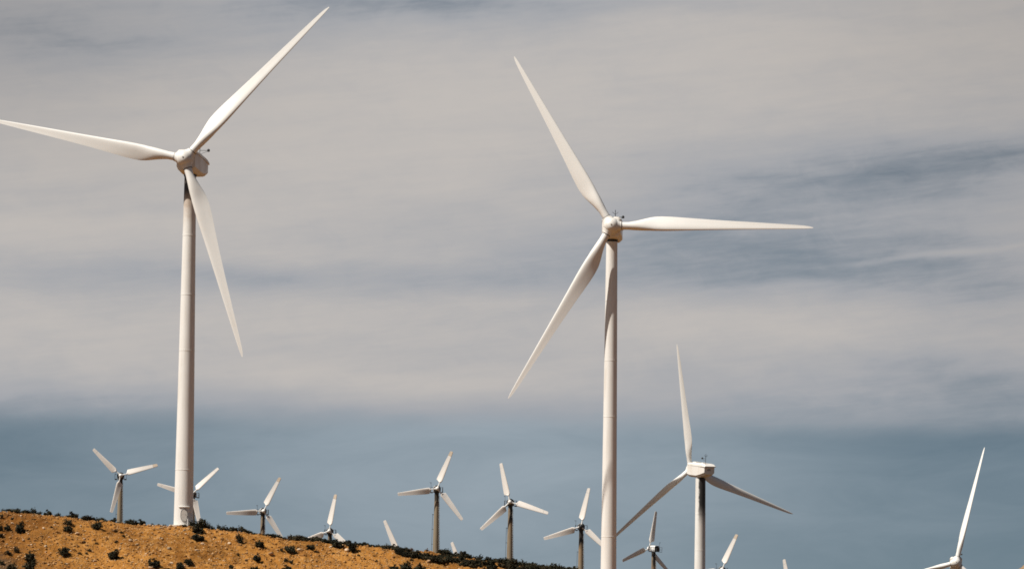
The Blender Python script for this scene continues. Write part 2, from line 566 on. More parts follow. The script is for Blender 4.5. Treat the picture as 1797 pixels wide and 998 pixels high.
# a rocky hill far off on the right
hb = MB()
hc = at_y(1856, 960, 900.0)
nr, na = 46, 120
vsx, fsx = [], []
for i in range(nr):
    rr = 190.0 * (i / (nr - 1)) ** 1.5
    for j in range(na):
        a = 2 * PI * j / na
        x, y = rr * math.cos(a), rr * math.sin(a)
        hgt = (hc[2] + 46) * (1 - rr / 150.0) if rr < 150 else -(rr - 150) * 0.4
        q = vnoise(np.array([x / 14]), np.array([y / 14]), 21)[0] * 5 + vnoise(np.array([x / 4.5]), np.array([y / 4.5]), 22)[0] * 3.0 + vnoise(np.array([x / 1.6]), np.array([y / 1.6]), 23)[0] * 1.0
        vsx.append((x, y, hgt + q * min(1, rr / 6)))
for i in range(nr - 1):
    for j in range(na):
        k = (j + 1) % na
        fsx.append((i * na + j, i * na + k, (i + 1) * na + k, (i + 1) * na + j))
hb.add(vsx, fsx)
M_HILL = mat_rock('hill_rock', (0.09, 0.06, 0.035), (0.40, 0.25, 0.13))
hill = obj('rocky_hill', hb.mesh('rocky_hill', M_HILL, angle=60), loc=(hc[0], 900, -46))
tag(hill, kind='structure')


# ------------------------------------------------------------------ large turbines
def interp_tab(tab, r):
    return np.interp(r, [t[0] for t in tab], [t[1] for t in tab])


def section(chord, thick, round_, n=14):
    """closed profile; +y is the trailing edge, z the upwind side; blends circle to aerofoil"""
    pts = []
    for i in range(2 * n):
        t = 2 * PI * i / (2 * n)
        cx, cz = math.cos(t), math.sin(t)
        # circle
        a = (cx * 0.5 * chord, cz * 0.5 * chord)
        # aerofoil
        xx = 0.5 * (1 + cx)                                   # 1 = trailing edge
        yt = 5 * thick * (0.2969 * math.sqrt(max(xx, 0)) - 0.126 * xx - 0.3516 * xx ** 2 + 0.2843 * xx ** 3 - 0.1015 * xx ** 4)
        camber = 0.04 * math.sin(PI * xx)
        b = ((xx - 0.32) * chord, ((yt if cz >= 0 else -yt * 1.0) - camber) * chord)
        pts.append((a[0] * round_ + b[0] * (1 - round_), a[1] * round_ + b[1] * (1 - round_)))
    return pts


def blade_mesh(name, RB, chord, thick, rnd_, twist, pitch, r0, mat, mat_tip=None, tip_from=None, nst=46, sweep=0.0):
    mb = MB()
    rings = []
    rs = [r0 + (RB - r0) * (k / (nst - 1)) for k in range(nst)]
    for r in rs:
        q = r / RB
        c, th, ro, tw = interp_tab(chord, q), interp_tab(thick, q), interp_tab(rnd_, q), interp_tab(twist, q)
        be = R(tw + pitch)
        ring = []
        for (y, z) in section(c, th, ro):
            # leading edge (-y) turns upwind (+z)
            ring.append((r, y * math.cos(be) + z * math.sin(be), -y * math.sin(be) + z * math.cos(be) - sweep * q * q))
        rings.append(ring)
    if tip_from is None:
        mb.loft(rings)
        return mb.mesh(name, mat, angle=50)
    k = next(i for i, r in enumerate(rs) if r >= tip_from * RB)
    mb.loft(rings[:k + 1])
    tb = MB()
    g = 0.03
    tb.loft([[(p[0] + g, p[1], p[2]) for p in rings[k]]] + rings[k + 1:])
    return mb.mesh(name, mat, angle=50), tb.mesh('tip_brake', mat_tip, angle=50)


RB = 23.5
CH = [(.04, .90), (.085, .90), (.12, 1.12), (.17, 1.52), (.21, 1.76), (.25, 1.82), (.30, 1.75), (.4, 1.48), (.5, 1.25), (.6, 1.05), (.7, .88), (.8, .70), (.9, .52), (.96, .38), (.985, .26), (1, .10)]
TH = [(.04, 1), (.085, .9), (.15, .5), (.22, .34), (.4, .24), (.7, .19), (1, .16)]
RO = [(.04, 1), (.08, 1), (.13, .55), (.19, .08), (.23, 0), (1, 0)]
TW = [(.04, 16), (.2, 13), (.4, 6), (.7, 2), (1, 0)]
_blade_cache = {}


def big_blade(pitch, bend):
    if pitch not in _blade_cache:
        _blade_cache[pitch] = blade_mesh('blade', RB, CH, TH, RO, TW, pitch, 1.0, M_BLADE, sweep=bend)
    return _blade_cache[pitch]


TILT = R(5)
# nacelle axes: local -Y front
HUB_OUT = 3.3


def chamfer_ring(y, hw, zt, zb, ct, cb):
    return [(-hw + cb, y, zb), (hw - cb, y, zb), (hw, y, zb + cb), (hw, y, zt - ct), (hw - ct, y, zt), (-hw + ct, y, zt), (-hw, y, zt - ct), (-hw, y, zb + cb)]


def make_nacelle():
    b = MB()
    b.loft([chamfer_ring(-2.45, 0.85, 0.66, -0.95, .05, .40), chamfer_ring(-2.30, 1.06, 0.72, -1.18, .05, .40), chamfer_ring(-1.2, 1.16, 0.74, -1.28, .05, .38),
            chamfer_ring(1.2, 1.17, 0.74, -1.26, .05, .36), chamfer_ring(2.6, 1.15, 0.74, -0.98, .05, .36), chamfer_ring(3.85, 1.06, 0.74, -0.62, .05, .34), chamfer_ring(4.0, 0.98, 0.70, -0.52, .05, .34)])
    lid = MB()
    def lr(y, hw, zt, zb, ct): return [(-hw, y, zb), (hw, y, zb), (hw - .02, y, zt - ct), (hw - ct * 1.1, y, zt), (-hw + ct * 1.1, y, zt), (-hw + .02, y, zt - ct)]
    lid.loft([lr(-2.50, 0.95, 0.98, 0.75, .16), lr(-2.2, 1.12, 1.16, 0.75, .22), lr(-0.5, 1.21, 1.30, 0.75, .26), lr(2.8, 1.22, 1.30, 0.75, .26), lr(3.9, 1.18, 1.20, 0.75, .26), lr(4.32, 1.12, 0.90, 0.75, .10)])
    hatch = MB(); hatch.box((0.1, -0.6, 1.34), (0.9, 1.1, 0.16)); hatch2 = MB(); hatch2.box((-0.2, 1.5, 1.33), (0.7, 0.6, 0.14))
    yaw = MB(); yaw.lathe([(0.64, -1.52), (0.72, -1.48), (0.72, -1.30), (0.64, -1.20)], 32)
    vent = MB(); vent.box((0.1, 4.01, 0.25), (0.7, 0.06, 0.3))
    mast = MB()
    mast.tube((0.25, 2.9, 1.25), (0.25, 2.9, 3.0), 0.04); mast.tube((0.25, 2.9, 2.15), (1.15, 3.3, 2.2), 0.028)
    mast.tube((0.25, 2.9, 1.7), (1.15, 3.3, 2.15), 0.02); mast.tube((0.25, 2.9, 2.45), (-0.1, 2.9, 2.75), 0.025); mast.tube((0.25, 2.9, 2.45), (0.6, 2.9, 2.75), 0.025)
    cup = MB(); cup.lathe([(0.02, -0.16), (0.15, -0.12), (0.17, 0.05), (0.10, 0.17), (0.02, 0.19)], 12)
    return dict(body=b.mesh('nacelle', M_NAC, angle=25), lid=lid.mesh('lid', M_NAC, angle=25), hatch=hatch.mesh('roof_hatch', M_NAC, angle=25), hatch2=hatch2.mesh('roof_box', M_NAC, angle=25), yaw=yaw.mesh('yaw_ring', M_DARK),
                vent=vent.mesh('rear_vent', M_STEEL, angle=25), mast=mast.mesh('weather_mast', M_RAIL), cup=cup.mesh('wind_vane', M_DARK))


def make_hub():
    b = MB()
    b.lathe([(0.02, 1.10), (0.26, 1.08), (0.46, 1.00), (0.64, 0.84), (0.80, 0.62), (0.92, 0.34), (0.97, 0.0), (0.97, -0.40), (0.95, -0.70), (0.84, -0.78)], 40, axis='Y')
    for k in range(3):
        pass
    stub = MB()
    n = 28
    prof = [(0.45, 0.78), (0.74, 0.70), (0.92, 0.60), (1.02, 0.545), (1.16, 0.53)]
    stub.loft([[(h, r * math.cos(2 * PI * i / n), r * math.sin(2 * PI * i / n)) for i in range(n)] for h, r in prof])
    ring = MB()
    ring.loft([[(h, r * math.cos(2 * PI * i / n), r * math.sin(2 * PI * i / n)) for i in range(n)] for h, r in ((1.163, 0.50), (1.163, 0.515), (1.215, 0.515), (1.215, 0.50))])
    lug = MB(); lug.lathe([(0.09, 1.06), (0.09, 1.15), (0.02, 1.17)], 12, axis='Y')
    return b.mesh('hub', M_HUB, angle=50), stub.mesh('blade_collar', M_HUB, angle=50), ring.mesh('root_seal', M_SEAL), lug.mesh('nose_cap', M_STEEL)


NAC = make_nacelle()
HUBM, COLLAR, RING, LUG = make_hub()


def rotor_frame(hub_local, phase, tilt):
    """matrix whose X is the blade's span, Y its trailing edge side, Z the rotor axis (upwind)"""
    n = Vector((0, -math.cos(tilt), math.sin(tilt)))
    r = Vector((1, 0, 0))
    v = r.cross(-n)
    s = r * math.cos(phase) + v * math.sin(phase)
    c = -r * math.sin(phase) + v * math.cos(phase)
    return Matrix(((s.x, c.x, n.x, hub_local[0]), (s.y, c.y, n.y, hub_local[1]), (s.z, c.z, n.z, hub_local[2]), (0, 0, 0, 1)))


def big_turbine(label, hub_px, D, psi, phase, pitch, r_base, r_top, tower_mat, stain_world, base_px=None, door_az=None, HUB_OUT=2.9, nscale=1.0, bend=0.5, hscale=1.0):
    hub = at(hub_px[0], hub_px[1], D)
    psi = R(psi)
    n = np.array([-math.sin(psi), -math.cos(psi), 0])
    tw = hub - n * HUB_OUT * math.cos(TILT)
    ztop_axis = hub[2] - HUB_OUT * math.sin(TILT)
    zb = tz(tw[0], tw[1]) if base_px is None else at_y(base_px[0], base_px[1], tw[1])[2]
    root = bpy.data.objects.new('wind_turbine', None)
    col.objects.link(root)
    root.location = (tw[0], tw[1], zb)
    root.rotation_euler = (0, 0, -psi)
    tag(root, label, 'wind turbine', 'large white three-bladed wind turbines')
    hz = ztop_axis - zb
    th = hz - 1.48                                            # tower top
    # tower
    b = MB()
    rad = lambda z: r_base + (r_top - r_base) * (z / th)
    prof = []
    for k in range(25):
        z = th * k / 24
        prof.append((rad(z), z - th))
    b.lathe(prof, 56)
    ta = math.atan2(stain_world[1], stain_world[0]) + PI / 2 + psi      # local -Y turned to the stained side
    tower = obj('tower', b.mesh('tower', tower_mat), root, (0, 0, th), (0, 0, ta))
    for q in (0.16, 0.50, 0.66, 0.83):
        f = MB(); z = th * q; r = rad(z)
        f.lathe([(r + 0.004, z - th - 0.05), (r + 0.018, z - th - 0.04), (r + 0.018, z - th + 0.04), (r + 0.004, z - th + 0.05)], 56)
        obj('flange', f.mesh('flange', tower_mat), tower)
    if door_az is not None:
        # oval door, hood over it and concrete footing
        la = door_az + psi - ta                               # angle in tower space, 0 = -Y
        rot = Matrix.Rotation(la, 4, 'Z')
        d = MB(); rr = rad(1.1) + 0.01
        ring0, ring1 = [], []
        nn = 28
        for i in range(nn):
            t = 2 * PI * i / nn
            x, z = 0.34 * math.cos(t), 1.22 + 0.66 * math.copysign(abs(math.sin(t)) ** 0.75, math.sin(t))
            rz = rad(z)
            y = -math.sqrt(rz * rz - x * x)
            ring0.append((x, y + 0.05, z - th)); ring1.append((x, y - 0.045, z - th))
        d.loft([ring0, ring1])
        door = obj('door', d.mesh('door', M_DOOR), tower, mat4=rot)
        hnd = MB(); hnd.tube((0.20, -rr - 0.05, 1.15 - th), (0.20, -rr - 0.05, 1.35 - th), 0.02); obj('handle', hnd.mesh('handle', M_DARK), door)
        fr = MB()
        for i in range(nn):
            p, q = ring1[i], ring1[(i + 1) % nn]
            fr.tube((p[0] * 1.12, p[1] + .02, 1.22 - th + (p[2] + th - 1.22) * 1.06), (q[0] * 1.12, q[1] + .02, 1.22 - th + (q[2] + th - 1.22) * 1.06), 0.035, n=6)
        obj('door_frame', fr.mesh('door_frame', M_STEEL), door)
        hd = MB()
        a0 = [(-0.62 + 1.24 * i / 12) for i in range(13)]
        for i in range(12):
            x0, x1 = a0[i], a0[i + 1]
            y0, y1 = -math.sqrt(rr * rr - x0 * x0), -math.sqrt(rr * rr - x1 * x1)
            z = 2.12 - th
            hd.loft([[(x0, y0 + 0.03, z), (x0, y0 - 0.12, z - .02), (x0, y0 - 0.12, z + .03), (x0, y0 + .03, z + .06)], [(x1, y1 + 0.03, z), (x1, y1 - 0.12, z - .02), (x1, y1 - 0.12, z + .03), (x1, y1 + .03, z + .06)]])
        obj('door_hood', hd.mesh('door_hood', tower_mat), tower, mat4=rot)
        ft = MB(); ft.lathe([(r_base + 0.55, -0.6), (r_base + 0.55, 0.10), (r_base + 0.50, 0.13), (r_base - 0.1, 0.13)], 12)
        obj('footing', ft.mesh('footing', M_CONC, angle=20), root)
    # nacelle, tilted like the shaft
    tilt = Matrix.Rotation(-TILT, 4, 'X')
    nac = obj('nacelle', NAC['body'], root, mat4=Matrix.Translation((0, 0, hz)) @ tilt @ Matrix.Translation((0, (2.75 - HUB_OUT) if HUB_OUT < 2.75 else (3.3 - HUB_OUT if HUB_OUT > 3.3 else 0), 0)) @ Matrix.Scale(nscale, 4))
    lid = obj('lid', NAC['lid'], nac)
    obj('roof_hatch', NAC['hatch'], nac)
    obj('roof_box', NAC['hatch2'], nac)
    obj('rear_vent', NAC['vent'], nac)
    obj('yaw_ring', NAC['yaw'], root, (0, 0, hz))
    obj('weather_mast', NAC['mast'], nac)
    obj('wind_vane', NAC['cup'], nac, (1.15, 3.3, 2.22))
    # rotor
    hl = (0, -HUB_OUT * math.cos(TILT), hz + HUB_OUT * math.sin(TILT))
    hubo = obj('hub', HUBM, root, mat4=Matrix.Translation(hl) @ tilt @ Matrix.Scale(hscale, 4))
    obj('nose_cap', LUG, hubo)
    for k in range(3):
        fm = rotor_frame((0, 0, 0), R(phase) + k * 2 * PI / 3, 0.0)
        obj('blade_collar', COLLAR, hubo, mat4=fm)
        obj('root_seal', RING, hubo, mat4=fm)
        obj("blade", big_blade(pitch[k] if isinstance(pitch, tuple) else pitch, bend), root, mat4=rotor_frame(hl, R(phase) + k * 2 * PI / 3, TILT))
    return root


T1 = big_turbine('tall white turbine on the orange ridge at the left, oval door at its foot',
                 (324.8, 278.6), 415.5, 9.0, 48.0, -2, 1.09, 0.66, M_TOW_OIL, (-0.55, -0.83), base_px=(320, 922.5), door_az=R(8), HUB_OUT=2.6, bend=0.8)
T2 = big_turbine('tall clean white turbine in the middle, one blade pointing level to the right',
                 (1073.0, 396.3), 432.5, 3.5, 0.0, 1, 0.93, 0.66, M_TOW_CLEAN, (1, 0), HUB_OUT=2.0)
T3 = big_turbine('white turbine seen from behind, boxy nacelle over a black oil streak on its tower',
                 (1211.5, 822.4), 690.5, 155.0, 79.5, (58, 4, 22), 1.15, 0.92, M_TOW_OIL_LONG, (0.86, -0.50), HUB_OUT=4.1, nscale=1.06, hscale=0.85, bend=0.3)
T4 = big_turbine('white turbine at the right edge showing only its hub and two slender blades',
                 (1678.0, 986.0), 727.0, 6.0, 76.3, 46, 1.1, 0.75, M_TOW_CLEAN, (1, 0), bend=0.4)

# ------------------------------------------------------------------ small old turbines
RS = 7.9
SCH = [(.165, .42), (.19, .80), (.205, 1.18), (.215, 1.26), (.3, 1.22), (.5, 1.06), (.75, .84), (.985, .62), (.995, .54), (1, .40)]
STH = [(.165, .5), (.2, .26), (.3, .20), (1, .15)]
SRO = [(.165, .8), (.19, .2), (.205, 0), (1, 0)]
STW = [(.165, 16), (.3, 13), (.6, 6), (1, 2)]
SB, STIP = blade_mesh('blade', RS, SCH, STH, SRO, STW, 1, .165 * RS, M_OLDBLADE, M_TIP, 0.86, nst=60)
STIP_WHITE = STIP.copy(); STIP_WHITE.materials[0] = M_OLDBLADE
_s = MB(); _s.tube((0.30, 0, 0), (1.45, 0, 0), 0.13, 0.11, 12); _s.tube((0.42, 0, 0), (0.50, 0, 0), 0.2, 0.2, 12)
SSPAR = _s.mesh('blade_spar', M_COWL)
_s = MB(); _s.lathe([(0.02, 0.55), (0.18, 0.52), (0.31, 0.40), (0.39, 0.20), (0.41, -0.05), (0.39, -0.26), (0.25, -0.32)], 24, axis='Y'); SHUB = _s.mesh('hub', M_COWL, angle=50)
SHUB_D = SHUB.copy(); SHUB_D.materials[0] = M_DARK
S_OUT = 1.35


def small_parts():
    d = {}
    c = MB()                                                   # cowl: an open shell
    def ring(y, hw, zt, zb, ch): return [(-hw, y, zb), (-hw, y, zt - ch), (-hw + ch, y, zt), (hw - ch, y, zt), (hw, y, zt - ch), (hw, y, zb)]
    outer = [ring(-0.80, .50, .52, -.20, .2), ring(-0.55, .62, .64, -.42, .2), ring(1.0, .66, .68, -.45, .2)]
    inner = [[(p[0] * .94, p[1], p[2] - .04) for p in r] for r in outer]
    loops = [o + list(reversed(i)) for o, i in zip(outer, inner)]
    c.loft(loops)
    d['cowl'] = c.mesh('cowl', M_COWL, angle=25)
    g = MB(); g.box((0, 0.1, -0.14), (1.16, 1.9, 0.9)); g.box((0, 1.15, -0.1), (0.9, 0.5, 0.62)); g.lathe([(0.60, 1.00), (0.72, 0.92), (0.74, 0.66)], 20, axis='Y')
    g.tube((0, 0, -0.5), (0, 0, -0.95), 0.46, 0.44, 20)
    d['gear'] = g.mesh('drivetrain', M_DARK, angle=25)
    t = 0.035
    d['rail'] = []
    for s in (-1, 1):
        r = MB()
        x0, x1 = s * 0.72, s * 1.18
        for y in (-0.35, 0.55, 1.3):
            r.tube((x1, y, -0.62), (x1, y, 0.36), t, n=6); r.tube((x0, y, -0.62), (x1, y, -0.62), t, n=6)
        for z in (-0.62, -0.15, 0.36): r.tube((x1, -0.35, z), (x1, 1.3, z), t, n=6)
        r.tube((x0, -0.35, -0.62), (x0, -0.35, 0.30), t, n=6); r.tube((x0, -0.35, 0.3), (x1, -0.35, 0.36), t, n=6)
        r.box((s * 0.95, 0.48, -0.60), (0.46, 1.65, 0.04))
        d['rail'].append(r.mesh('service_platform', M_RAIL, angle=25))
    m = MB(); m.tube((-1.12, 0.5, 0.3), (-1.12, 0.5, 1.35), 0.03, n=6); m.tube((-1.30, 0.5, 1.30), (-0.94, 0.5, 1.30), 0.03, n=6); m.tube((-1.3, 0.5, 1.25), (-1.3, 0.5, 1.42), .05, n=6)
    d['mast'] = m.mesh('weather_mast', M_RAIL)
    return d


SP = small_parts()
STILT = R(4)


def small_turbine(label, hub_px, D, psi, phase, tip_white=(True, True, True), tower_mat=None, stain=(0.3, -1.0), dark_hub=False):
    hub = at(hub_px[0], hub_px[1], D)
    psi = R(psi)
    n = np.array([-math.sin(psi), -math.cos(psi), 0])
    tw = hub - n * S_OUT * math.cos(STILT)
    hz0 = hub[2] - S_OUT * math.sin(STILT)
    zb = tz(tw[0], tw[1]) - 0.2
    root = bpy.data.objects.new('small_wind_turbine', None)
    col.objects.link(root)
    root.location = (tw[0], tw[1], zb)
    root.rotation_euler = (0, 0, -psi)
    tag(root, label, 'wind turbine', 'small old three-bladed wind turbines behind the ridge')
    hz = hz0 - zb
    th = hz - 0.9
    rt, slope_ = 0.43, 0.019
    b = MB()
    b.lathe([(rt + slope_ * (th - th * k / 16), th * k / 16 - th) for k in range(17)], 32)
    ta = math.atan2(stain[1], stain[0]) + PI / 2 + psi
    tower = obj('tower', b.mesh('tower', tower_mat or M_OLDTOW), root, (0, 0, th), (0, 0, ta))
    # climbing pegs on the right side, cable pipe on the left, fixed to the tower
    la = -ta + psi
    rot = Matrix.Rotation(la, 4, 'Z')
    pg = MB()
    z = -0.5
    while z > -min(th, 17):
        r = rt - slope_ * z
        for a in (R(-18), R(-38)):
            pg.tube((r * math.cos(a) * .98, r * math.sin(a) * .98, z), ((r + .19) * math.cos(a), (r + .19) * math.sin(a), z), 0.032, n=5)
            z -= 0.17
    for a in (R(-18), R(-38)):  # thin rails added to join each row of pegs
        q0, q1 = rt + .10 + slope_ * .4, rt + .10 - slope_ * z
        pg.tube((q0 * math.cos(a), q0 * math.sin(a), -.4), (q1 * math.cos(a), q1 * math.sin(a), z), 0.02, n=5)
    obj('climbing_pegs', pg.mesh('climbing_pegs', M_STEEL), tower, mat4=rot)
    cp = MB()
    zl = -min(th, 17)
    cp.tube((-(rt + .24 - slope_ * -4), -.1, -4), (-(rt + .24 - slope_ * zl), -.1, zl), 0.035, n=6)
    for z in np.arange(-4.1, zl, -2.9):
        r = rt - slope_ * z
        cp.tube((-r * .97, -.1, z), (-(r + .32), -.1, z), 0.05, n=6)
    obj('cable_pipe', cp.mesh('cable_pipe', M_RAIL), tower, mat4=rot)
    tilt = Matrix.Rotation(-STILT, 4, 'X')
    nm = Matrix.Translation((0, 0, hz)) @ tilt
    nac = obj('nacelle', SP['gear'], root, mat4=nm)
    obj('cowl', SP['cowl'], nac)
    for me in SP['rail']: obj('service_platform', me, root, mat4=nm)
    obj('weather_mast', SP['mast'], root, mat4=nm)
    hl = (0, -S_OUT * math.cos(STILT), hz + S_OUT * math.sin(STILT))
    obj('hub', SHUB_D if dark_hub else SHUB, root, mat4=Matrix.Translation(hl) @ tilt)
    for k in range(3):
        fm = rotor_frame(hl, R(phase) + k * 2 * PI / 3, STILT)
        bl = obj('blade', SB, root, mat4=fm)
        obj('blade_spar', SSPAR, bl)
        tp = obj('tip_brake', STIP_WHITE if tip_white[k] else STIP, bl)
        if not tip_white[k]: tp['label'] = 'tan weathered blade tip'
    return root


OD = M_OLDTOW_DARK
small_turbine('leftmost small turbine on the ridge, two upper blades spread like a V', (211.8, 833.8), 767.5, -6, 16.2, (False, True, True))
small_turbine('small turbine half hidden behind the foot of the tall left turbine', (337.2, 866.0), 800, 3.6, 44.6, (True, True, True), OD, (-0.8, -0.4))
small_turbine('small turbine just right of the tall left turbine, one blade level to the left', (462.6, 895.9), 781.5, -10, 63.6, (False, True, True), OD, (0.9, -0.5))
small_turbine('sunken small turbine with only hub and blades above the ridge shrubs', (577.8, 931.0), 787.8, 4, 80.6, (False, False, False), OD, (0.6, -0.8))
small_turbine('small turbine on the bare mound with a full tan tower and brownish raised tip', (767.4, 856.6), 730.3, -5, 68.4, (False, True, True), None, (0.0, -1))
small_turbine('small turbine left of the tall middle tower with one blade straight up and two drooping', (894.8, 880.2), 731, 5, -16.6, (True, True, True), OD, (0.75, -0.6))
small_turbine('small turbine right beside the tall middle tower, black oil smears on its brown tower', (1019.6, 923.0), 747.0, 3, 78.2, (True, True, True), OD, (-0.1, -1), True)
small_turbine('small turbine seen from behind to the right of the tall middle tower, dark open nacelle', (1139.6, 961.3), 780.0, 140, 98.8, (True, True, True), OD, (0.6, -0.8))
small_turbine('lone white blade sticking up from behind the ridge shrubs left of the bare mound', (702, 973), 770, 0, 114.5, (True, True, True))
small_turbine('short blade tip showing above the ridge shrubs right of the bare mound', (816.5, 1011), 790, 0, 111.5, (True, True, True))
small_turbine('small turbine at the bottom edge right of the boxy nacelle, one blade leaning right', (1267, 998.5), 765, 2, 66.5, (False, True, True))
small_turbine('upright blade tip alone at the bottom edge between two right-hand turbines', (1390, 1046), 770, 0, 101.5, (True, True, True))

# ------------------------------------------------------------------ post beside the tower foot
p = at_y(329.3, 924, YC - 0.4)
pb = MB(); pb.tube((0, 0, -0.3), (0, 0, 0.85), 0.045, n=10); pb.lathe([(0.05, 0.84), (0.06, 0.86), (0.05, 0.90), (0.01, 0.91)], 10)
po = obj('marker_post', pb.mesh('marker_post', M_COWL), loc=(p[0], p[1], p[2]))
tag(po, 'thin white post standing at the right foot of the tall left tower', 'post')

# ------------------------------------------------------------------ rocks
def rock_mesh(seed, sub=2):
    import bmesh
    bm = bmesh.new()
    bmesh.ops.create_icosphere(bm, subdivisions=sub, radius=0.5)
    rg = np.random.RandomState(seed)
    dirs = rg.normal(size=(9, 3)); dirs /= np.linalg.norm(dirs, axis=1)[:, None]
    lim = rg.uniform(0.28, 0.46, 9)
    for v in bm.verts:
        c = np.array(v.co)
        for d, l in zip(dirs, lim):
            k = c @ d
            if k > l: c = c - d * (k - l) * 0.9
        c *= 1 + rg.uniform(-.05, .05)
        v.co = c * np.array([1.15, 0.95, 0.8])
    me = bpy.data.meshes.new('rock')
    bm.to_mesh(me); bm.free()
    return me


ROCKS = [rock_mesh(100 + i) for i in range(8)]
ROCKS_G = []
for me in ROCKS:
    g = me.copy(); g.materials.append(M_ROCK_GREY); ROCKS_G.append(g)
    me.materials.append(M_ROCK)


def put_rock(px, py, w, label, group=None, grey=False, p=None, stretch=None):
    p = on_slope(px, py) if p is None else p
    if p is None: p = crest_point(px)
    s = w / F * p[1]
    o = obj('rock', rnd.choice(ROCKS_G if grey else ROCKS), loc=(p[0], p[1], p[2] + s * 0.18),
            rot=(rnd.uniform(-.4, .4), rnd.uniform(-.4, .4), rnd.uniform(0, 6.28)))
    k = stretch or rnd.uniform(0.7, 1.05)
    o.scale = (s * rnd.uniform(.9, 1.15), s * rnd.uniform(.9, 1.1), s * k)
    tag(o, label, 'rock', group)
    return o


named_rocks = [
    (297, 963, 8, 'rounded grey boulder alone in the middle of the slope below the tall left tower', True),
    (166, 985, 7, 'bright pale rock low on the slope left of the dark shrub under the leftmost turbine', False),
    (135, 937, 8, 'pale slab with a black hollow under it on the upper left slope', False),
    (86, 943, 7, 'pale tan rock high on the left slope between two dark shrubs', False),
    (81, 969, 6, 'whitish rock on the lower left slope left of a round dark shrub', False),
    (41, 948, 6, 'pale stone under the dark shrub on the far left slope', False),
    (242, 955, 6, 'white stone on the slope midway between the leftmost turbine and the tall tower', False),
    (356, 955, 8, 'pale flat rock below the black shrub at the right of the tall left tower', False),
    (403, 954, 7, 'pale rock left of the twiggy shrub on the slope right of the tall tower', False),
    (345, 966, 6, 'tan wedge of rock on the slope below the twin shrubs by the tower', False),
    (475, 973, 10, 'long pale slab casting a black shadow on the middle slope', False),
    (581, 960, 6, 'white stone under the ridge shrubs below the sunken turbine', False),
    (609, 966, 9, 'pale boulder leaning against the thick ridge shrub right of the sunken turbine', False),
    (525, 965, 7, 'pale tan stone between two bushy shrubs on the middle slope', False),
    (752, 986, 9, 'pale flat rock under the end of the dark scrub on the bare mound', False),
    (749, 979, 6, 'small upright tan rock at the foot of the scrub on the bare mound', False),
    (266, 997, 12, 'pale rock at the bottom edge under the spiky shrub', False),
    (301, 988, 6, 'white stone beside the low shrubs at the bottom edge below the tower', False),
    (888, 986, 6, 'pale stone at the foot of the brown turbine tower among the dark scrub', False),
    (22, 919, 6, 'white stone on the far left slope just under the ridge line', False),
    (254, 920.5, 6, 'pinkish boulder on the ridge line right of the leftmost turbine', False),
]
for px, py, w, lab, grey in named_rocks: put_rock(px, py, w, lab, 'rocks on the orange slope', grey)
for px, w in ((264, 4), (269, 5), (276, 4), (284, 5), (289, 6), (293, 4), (300, 6), (306, 4)):
    put_rock(px, 0, w, 'pale rubble stone in the row on the ridge line left of the tall tower foot', 'rubble stones by the tower foot', p=crest_point(px, -0.25))
crest_y = lambda px: np.interp(px, [c[0] for c in CREST_PX], [c[1] for c in CREST_PX])
cnt = 0
while cnt < 225:
    px = rnd.uniform(-2, 960); cy = crest_y(px) + 3
    py = rnd.uniform(cy, 999)
    if py < cy or py > 1000 or rnd.random() > (1000 - cy) / 100 + 0.15: continue
    w = min(6.0, 1.9 + rnd.expovariate(0.9))
    put_rock(px, py, w, 'pale angular stone scattered on the orange slope', 'small stones scattered over the slope', grey=rnd.random() < 0.2)
    cnt += 1

# gravel: nobody could count it
ico_v = []
ph = (1 + 5 ** .5) / 2
for a, b in ((1, ph), (-1, ph), (1, -ph), (-1, -ph)): ico_v += [(0, a, b), (a, b, 0), (b, 0, a)]
ico_v = np.array(ico_v) / math.sqrt(1 + ph * ph)
ico_f = []
for i in range(12):
    for j in range(i + 1, 12):
        for k in range(j + 1, 12):
            if max(np.linalg.norm(ico_v[i] - ico_v[j]), np.linalg.norm(ico_v[j] - ico_v[k]), np.linalg.norm(ico_v[i] - ico_v[k])) < 1.1: ico_f.append((i, j, k))
ico_f = np.array(ico_f)
NG = 19000
gx = nrng.uniform(-66, 12, NG); gy = YC + 0.3 - 36 * nrng.rand(NG) ** 1.15
gz = terrain(gx, gy)
gs = np.clip(nrng.exponential(0.085, NG) + 0.06, 0, 0.30)
ok = gz > 3.6
gx, gy, gz, gs = gx[ok], gy[ok], gz[ok], gs[ok]
ng = len(gx)
V = ico_v[None] * (1 + nrng.uniform(-.25, .25, (ng, 12, 1)))
ang = nrng.uniform(0, 6.28, ng)
V = V * nrng.uniform(0.6, 1.2, (ng, 1, 3)) * np.array([1.1, 1.0, 0.75])
c, s = np.cos(ang)[:, None], np.sin(ang)[:, None]
V = np.stack([V[:, :, 0] * c - V[:, :, 1] * s, V[:, :, 0] * s + V[:, :, 1] * c, V[:, :, 2]], 2) * (gs * 0.6)[:, None, None]
V += np.stack([gx, gy, gz + gs * 0.15], 1)[:, None, :]
FA = (ico_f[None] + (np.arange(ng) * 12)[:, None, None]).reshape(-1, 3)
me = bpy.data.meshes.new('gravel'); me.from_pydata(V.reshape(-1, 3).tolist(), [], FA.tolist()); me.materials.append(M_GRAVEL)
tag(obj('gravel', me), 'loose gravel and pebbles strewn over the orange slope', 'gravel', kind='stuff')


